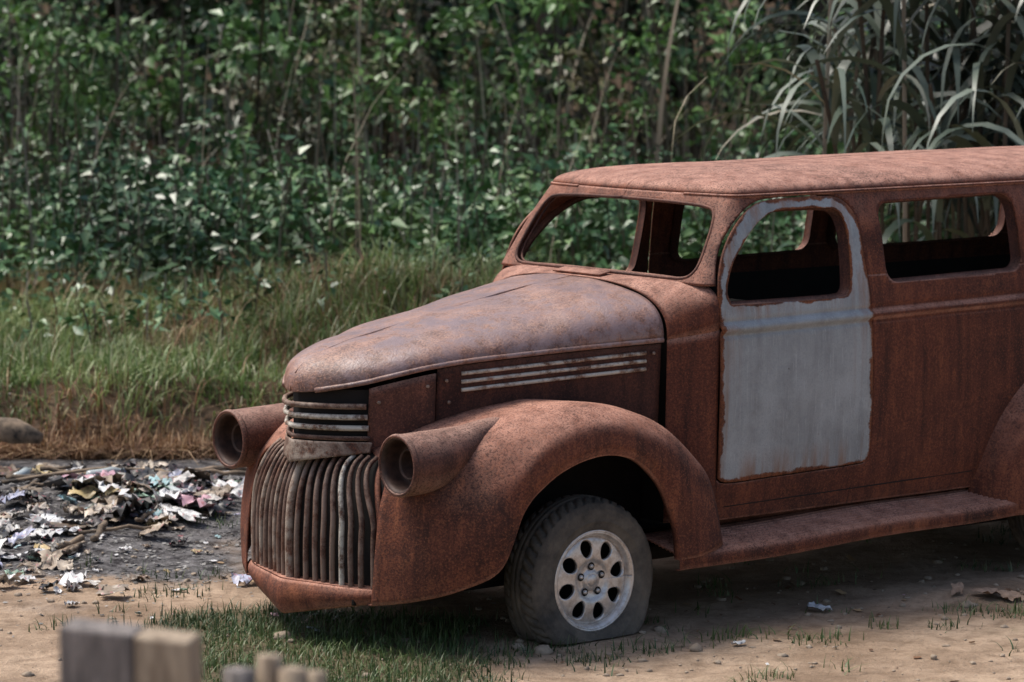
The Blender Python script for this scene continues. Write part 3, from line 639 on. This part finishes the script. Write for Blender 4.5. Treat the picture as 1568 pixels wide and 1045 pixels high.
def wheel(u,sgn,zc,r=.343,tag='',flat=True):
    vo=.78 if u<1 else .79
    pr=[(.205,-.012),(.213,.002),(.235,.010),(.265,.014),(.295,.010),(.318,-.002),(.333,-.022),(.341,-.045),(.344,-.075),(.344,-.10),(.344,-.125),(.341,-.155),(.333,-.178),(.318,-.198),(.295,-.21),(.26,-.212),(.213,-.19)]
    pr=catmull(np.array(pr),5); na=320; an=np.linspace(0,2*np.pi,na,endpoint=False)
    rr=pr[:,0][:,None]+0*an; yy=pr[:,1][:,None]+0*an
    tread=(pr[:,0]>.325)[:,None]
    g=(np.mod(an*44/(2*np.pi)+yy*14,1)>.68)&tread&(np.abs(yy+.10)>.03)
    cg=tread&((np.abs(yy+.07)<.005)|(np.abs(yy+.13)<.005)|(np.abs(yy+.10)<.004))
    yy=yy+.003*(np.abs(rr-.25)<.004)+.002*(np.abs(rr-.30)<.004)
    rr=rr-.009*(g|cg)
    x=rr*np.cos(an); z=zc+rr*np.sin(an)
    z=np.maximum(z,.012)
    prox=np.clip(.14-z,0,.14)/.14*(zc<.3)
    yy=yy+np.sign(yy+.10)*prox*.035*(rr>.215)
    mesh_np('tire_'+tag,P3(u-x,sgn*(vo+yy),z).reshape(-1,3),grid_faces(len(pr),na,True),M_tire,car)
    rr,aa=np.meshgrid(np.linspace(.012,.206,52),np.linspace(0,2*np.pi,241))
    prof=sm([.0,.03,.045,.075,.10,.165,.185,.195,.206],[-.022,-.022,-.034,-.03,-.018,-.022,-.036,-.014,-.004])
    holes=[]
    for k in range(8):
        c=2*np.pi*(k+.3)/8; q=np.linspace(0,2*np.pi,28,endpoint=False)
        hx=.037*np.cos(q); hy=(.031+.16*.037*np.cos(q))*np.sin(q)
        X_=(.135+hx); Y_=hy; holes.append(np.stack([np.arctan2(Y_,X_)+c,np.hypot(X_,Y_)],1))
    hh=[h for h in holes]+[h-[2*np.pi,0] for h in holes if h[:,0].max()>2*np.pi]
    cut_patch('alloy_rim_'+tag,aa.copy(),rr.copy(),lambda s,t:P3(u+t*np.cos(s),sgn*(vo+prof(t)),zc+t*np.sin(s)),hh,None,M_alloy,car,.016,fixborder=False)
    revolve('rim_lip_'+tag,[(.200,sgn*(vo-.005)),(.206,sgn*(vo+.004)),(.213,sgn*(vo+.002)),(.213,sgn*(vo-.02))],(-u,0,zc),'y',M_alloy,car,64)
    revolve('rim_barrel_'+tag,[(.196,sgn*(vo-.035)),(.185,sgn*(vo-.08)),(.18,sgn*(vo-.17)),(.001,sgn*(vo-.17))],(-u,0,zc),'y',M_inner,car,48)
    revolve('hub_cap_'+tag,[(.001,sgn*(vo-.008)),(.022,sgn*(vo-.009)),(.030,sgn*(vo-.016)),(.031,sgn*(vo-.03))],(-u,0,zc),'y',M_alloy,car,24)
    for k in range(5):
        c=2*np.pi*(k+.25)/5
        revolve('lug_nut',[(.001,sgn*(vo-.012)),(.007,sgn*(vo-.012)),(.009,sgn*(vo-.016)),(.009,sgn*(vo-.03))],(-u+.058*math.cos(c),0,zc+.058*math.sin(c)),'y',M_alloy,car,6)
        revolve('lug_recess',[(.0095,sgn*(vo-.0215)),(.017,sgn*(vo-.0205))],(-u+.058*math.cos(c),0,zc+.058*math.sin(c)),'y',M_inner,car,14)
wheel(0,1,.25,tag='front_near'); wheel(0,-1,.27,tag='front_far'); wheel(2.95,1,.33,tag='rear_near'); wheel(2.95,-1,.33,tag='rear_far')
tube('front_axle',P3([0,0],[-.7,.7],[.27,.27]),.035,M_inner,car,10)
tube('door_handle_hole',P3([1.545,1.545],[.748,.757],[1.32,1.32]),.011,M_inner,car,12)

# ---------------------------------------------------------------- litter
t=NT('litter_sheets'); g=t.new('ShaderNodeNewGeometry')
cols=[(.62,.62,.62),(.25,.20,.15),(.72,.72,.71),(.02,.02,.02),(.55,.52,.48),(.16,.11,.07),(.10,.09,.08),(.74,.74,.74),(.68,.42,.48),(.40,.32,.24),(.03,.03,.03),(.34,.52,.55),(.14,.10,.065),(.6,.58,.55),(.70,.71,.73),(.30,.24,.18),(.28,.42,.32),(.07,.06,.06),(.42,.44,.58),(.55,.43,.22),(.04,.04,.04),(.50,.42,.33),(.66,.66,.66),(.45,.40,.35)]
c=t.ramp(g.outputs['Random Per Island'],[(i/len(cols),q) for i,q in enumerate(cols)],'CONSTANT')
n=t.noise(t.coord('Object'),14,4,.7); c=t.mix(t.ramp(n,[(.50,0.),(.66,.7)]),c,(.07,.06,.055)); n5=t.noise(t.coord('Object'),38,2,.5); c=t.mix(t.ramp(n5,[(.63,0.),(.66,.6)]),c,(.40,.12,.13))
t.base(c,.4,0,.5); M_lit=t.m
def sheets(X,Y,size,k=5,lift=.35,jit=.05):
    n=len(X); g_=np.linspace(-.5,.5,k); a_,b_=np.meshgrid(g_,g_); ang=U(0,6.28,n)
    asp=U(.35,1,n); px=a_.ravel()[None]*size[:,None]; py=b_.ravel()[None]*(size*asp)[:,None]
    f=np.zeros(px.shape)
    for q in range(4):
        th=U(0,6.28,n)[:,None]; fr=U(4,13,n)[:,None]; ph=U(0,6.28,n)[:,None]
        f+=np.abs(np.sin((a_.ravel()[None]*np.cos(th)+b_.ravel()[None]*np.sin(th))*fr+ph))*U(.2,1,n)[:,None]
    px=px*(1-.25*U(0,1,(n,1)))+rng.normal(0,jit,px.shape)*size[:,None]; py=py+rng.normal(0,jit,py.shape)*size[:,None]
    pz=f*lift*.28*size[:,None]+U(-.2,.45,n)[:,None]*px
    x=X[:,None]+px*np.cos(ang)[:,None]-py*np.sin(ang)[:,None]; y=Y[:,None]+px*np.sin(ang)[:,None]+py*np.cos(ang)[:,None]
    z=hgt(X,Y)[:,None]+pz-pz.min(1,keepdims=True)*.8+.003
    V=np.stack([x,y,z],-1).reshape(-1,3); F=(np.arange(n)[:,None,None]*k*k+grid_faces(k,k)[None]).reshape(-1,4)
    return V,F
Xs=[];Ys=[];Ss=[]
for cx,cy,sx,sy,m,s0,s1 in [(-1.85,16.3,.22,.25,120,.07,.24),(-2.0,17.2,.3,.2,24,.06,.2),(-2.5,16.0,.22,.22,26,.07,.17),(-2.6,17.6,.3,.25,20,.05,.15),(-2.35,15.1,.25,.22,36,.06,.17),(-2.15,14.35,.4,.2,18,.05,.16),(-1.65,15.6,.4,.5,46,.03,.09),(-2.1,16.2,.75,.95,260,.012,.05),(-1.45,17.2,.3,.4,22,.03,.09),(-3.2,16.5,.5,.8,36,.05,.16),(-1.2,13.8,.7,.4,20,.015,.04),(1.2,13.6,1.2,.6,20,.01,.03)]:
    Xs.append(rng.normal(cx,sx,m));Ys.append(rng.normal(cy,sy,m));Ss.append(U(0,1,m)**1.8*(s1-s0)+s0)
X=np.concatenate(Xs);Y=np.concatenate(Ys);s=np.concatenate(Ss)
mesh_np('litter_pile',*sheets(X,Y,s,8,.6),M_lit,smooth=True)
n=3800; X=rng.normal(-2.1,.8,n);Y=rng.normal(16.2,1.1,n)
mesh_np('ash_debris',*sheets(X,Y,U(.006,.026,n),2),simple('ash_flakes',(.38,.37,.35),.9,0,.9,3,0,(.035,.032,.03)),smooth=False)
n=110; X=U(-1.5,4,n);Y=U(12.4,15.5,n); mesh_np('scattered_leaves',*sheets(X,Y,U(.012,.05,n),3),M_dry,smooth=False,tint=True)
mesh_np('bark_pieces',*sheets(np.array([2.12,2.2,1.98,2.26]),np.array([14.25,14.2,14.3,14.28]),np.array([.16,.12,.1,.08]),6,.4),simple('bark',(.45,.31,.22),.85,0,.4,30),smooth=False)
mesh_np('paper_scrap',*sheets(np.array([1.33,.93,-.83]),np.array([13.95,13.2,13.45]),np.array([.10,.06,.06]),7,.6),simple('white_scrap',(.6,.62,.64),.6,0,.2),smooth=True)
M_pl=simple('bottle_plastic',(.5,.56,.56),.2,0,.3,8,.1)
bt=empty('plastic_bottles')
for i,(x,y,an) in enumerate([(-2.2,16.7,.4),(-1.65,16.3,2.2),(-2.6,16.9,1.3)]):
    L=np.array([0,.01,.03,.10,.17,.20,.215,.24])*.85; r=np.array([.012,.028,.031,.027,.031,.018,.011,.011])*.85
    z0=float(hgt(x,y))+.03; tube('bottle_%d'%i,np.stack([x+np.cos(an)*L,y+np.sin(an)*L,z0+.1*L],-1),r,M_pl,bt,14)
import bmesh
bm=bmesh.new(); bmesh.ops.create_icosphere(bm,subdivisions=2,radius=1); tv=np.array([v.co for v in bm.verts]); tf=np.array([[v.index for v in f.verts] for f in bm.faces]); bm.free()
n=1400; X=U(-2.5,4.5,n);Y=U(11.8,17,n); s=.003+.014*U(0,1,n)**2.5
ex=[(.12,13.05,.045),(.03,13.1,.03),(-.95,13.35,.04),(.75,13.1,.03),(2.0,14.1,.03),(.62,13.5,.025),(1.3,14.6,.03),(2.35,14.3,.035)]
X=np.r_[X,[e[0] for e in ex]];Y=np.r_[Y,[e[1] for e in ex]];s=np.r_[s,[e[2] for e in ex]]; n=len(X)
V=tv[None]*(1+.18*rng.normal(0,1,(n,len(tv),1)))*s[:,None,None]*np.stack([U(.7,1.4,n),U(.7,1.3,n),U(.4,.9,n)],-1)[:,None]+np.stack([X,Y,hgt(X,Y)+s*.2],-1)[:,None]
mesh_np('stones',V.reshape(-1,3),(np.arange(n)[:,None,None]*len(tv)+tf[None]).reshape(-1,3),simple('stone',(.40,.32,.24),.9,0,.4,8))
M_char=simple('charred_wood',(.34,.25,.17),.9,0,.8,9,.5,(.03,.025,.02))
sk=empty('charred_sticks')
for i in range(22):
    x,y=U(-2.9,-1.2),U(15.2,17.8); an=U(0,3.14); L=U(.12,.45); t_=np.linspace(-.5,.5,7)
    px=x+np.cos(an)*L*t_; py=y+np.sin(an)*L*t_; tube('stick_%d'%i,np.stack([px,py,hgt(px,py)+.03+rng.normal(0,.006,7)+.06*t_*U(-1,1)],-1),U(.006,.018),M_char,sk,7)
t_=np.linspace(0,1,12)
tube('charred_log',np.stack([-3.5+.85*t_,18.5-.3*t_,.33-.16*t_+.01*np.sin(t_*9)],-1),np.interp(t_,[0,.85,1],[.085,.065,.035])*(1+.12*np.sin(t_*17)),M_char,None,14)
px=-2.62+.75*t_; py=16.6+.3*t_
tube('burnt_plank',np.stack([px,py,hgt(px,py)+.05],-1),.022,M_char,None,6,flat=.4)

# ---------------------------------------------------------------- foreground wood
def wood(name,a,b):
    t=NT(name); v=t.coord('Object',(16,16,1.4)); n=t.noise(v,2.5,6,.7,.6)
    t.base(t.mix(t.ramp(n,[(.38,0.),(.62,1.)]),a,b),.85); t.bump(n,.6,.01); return t.m
M_wood=wood('weathered_wood',(.10,.088,.083),(.34,.30,.275)); M_wood2=wood('tan_wood',(.20,.145,.10),(.50,.40,.29))
post=empty('wooden_fence_post',(-.710,6.0,0),math.radians(-8))
def plank(name,x0,x1,y0,y1,z0,z1,par,mat,tilt=0):
    bm=bmesh.new(); bmesh.ops.create_cube(bm,size=1)
    bmesh.ops.subdivide_edges(bm,edges=bm.edges[:],cuts=5,use_grid_fill=True)
    for v in bm.verts:
        x,y,z=v.co; top=(z>.45)
        v.co=Vector(((x0+x1)/2+x*(x1-x0)+.003*math.sin(z*9+x0*40),(y0+y1)/2+y*(y1-y0),(z0+z1)/2+z*(z1-z0)+(tilt*x if top else 0)))
    me=bpy.data.meshes.new(name); bm.to_mesh(me); bm.free(); me.materials.append(mat); o=link(bpy.data.objects.new(name,me),par)
    b=o.modifiers.new('bev','BEVEL'); b.width=.007; b.segments=2; b.limit_method='ANGLE'; return o
plank('board_left',-.125,.016,-.05,.05,-.1,1.487,post,M_wood,-.012); plank('board_right',.0165,.125,-.045,.055,-.1,1.473,post,M_wood2,-.008)
br=empty('cut_branches',(-.455,6.0,0))
for i,(x,y0,x1,zt_,r) in enumerate([(-.06,0,-.055,1.405,.030),(-.02,.03,.0,1.425,.024),(.02,.01,.045,1.405,.030),(.05,.05,.085,1.39,.022)]):
    t_=np.linspace(0,1,10); tube('branch_%d'%i,np.stack([x+(x1-x)*t_**2,y0+0*t_,zt_*t_],-1),np.interp(t_,[0,1],[r*1.2,r])*(1+.05*np.sin(t_*40+i)),M_wood2 if i!=0 else M_wood,br,12)

# ---------------------------------------------------------------- light & camera
w=bpy.data.worlds.new("World"); scene.world=w; w.use_nodes=True
nt=w.node_tree; bg=nt.nodes['Background']; sky=nt.nodes.new('ShaderNodeTexSky'); sky.sky_type='NISHITA'; sky.sun_disc=False
el=math.radians(62); azm=math.radians(-66)
sky.sun_elevation=el; sky.sun_rotation=azm; sky.air_density=1.0; sky.dust_density=4.0; sky.ozone_density=.6
nt.links.new(sky.outputs[0],bg.inputs[0]); bg.inputs[1].default_value=.15
sd=Vector((math.sin(azm)*math.cos(el),math.cos(azm)*math.cos(el),math.sin(el)))
sl=bpy.data.lights.new('sun','SUN'); sl.energy=3.3; sl.angle=math.radians(24); sl.color=(1,.95,.88)
so=link(bpy.data.objects.new('sun',sl)); so.rotation_euler=sd.to_track_quat('Z','Y').to_euler()
cam=bpy.data.cameras.new('camera'); co=link(bpy.data.objects.new('camera',cam)); co.location=(0,0,2.66); co.rotation_euler=(math.radians(90-6.07),0,0)
cam.sensor_width=36; cam.lens=114.8; cam.clip_end=1000; cam.clip_start=.1
cam.dof.use_dof=True; cam.dof.focus_distance=13.5; cam.dof.aperture_fstop=3.5
scene.camera=co
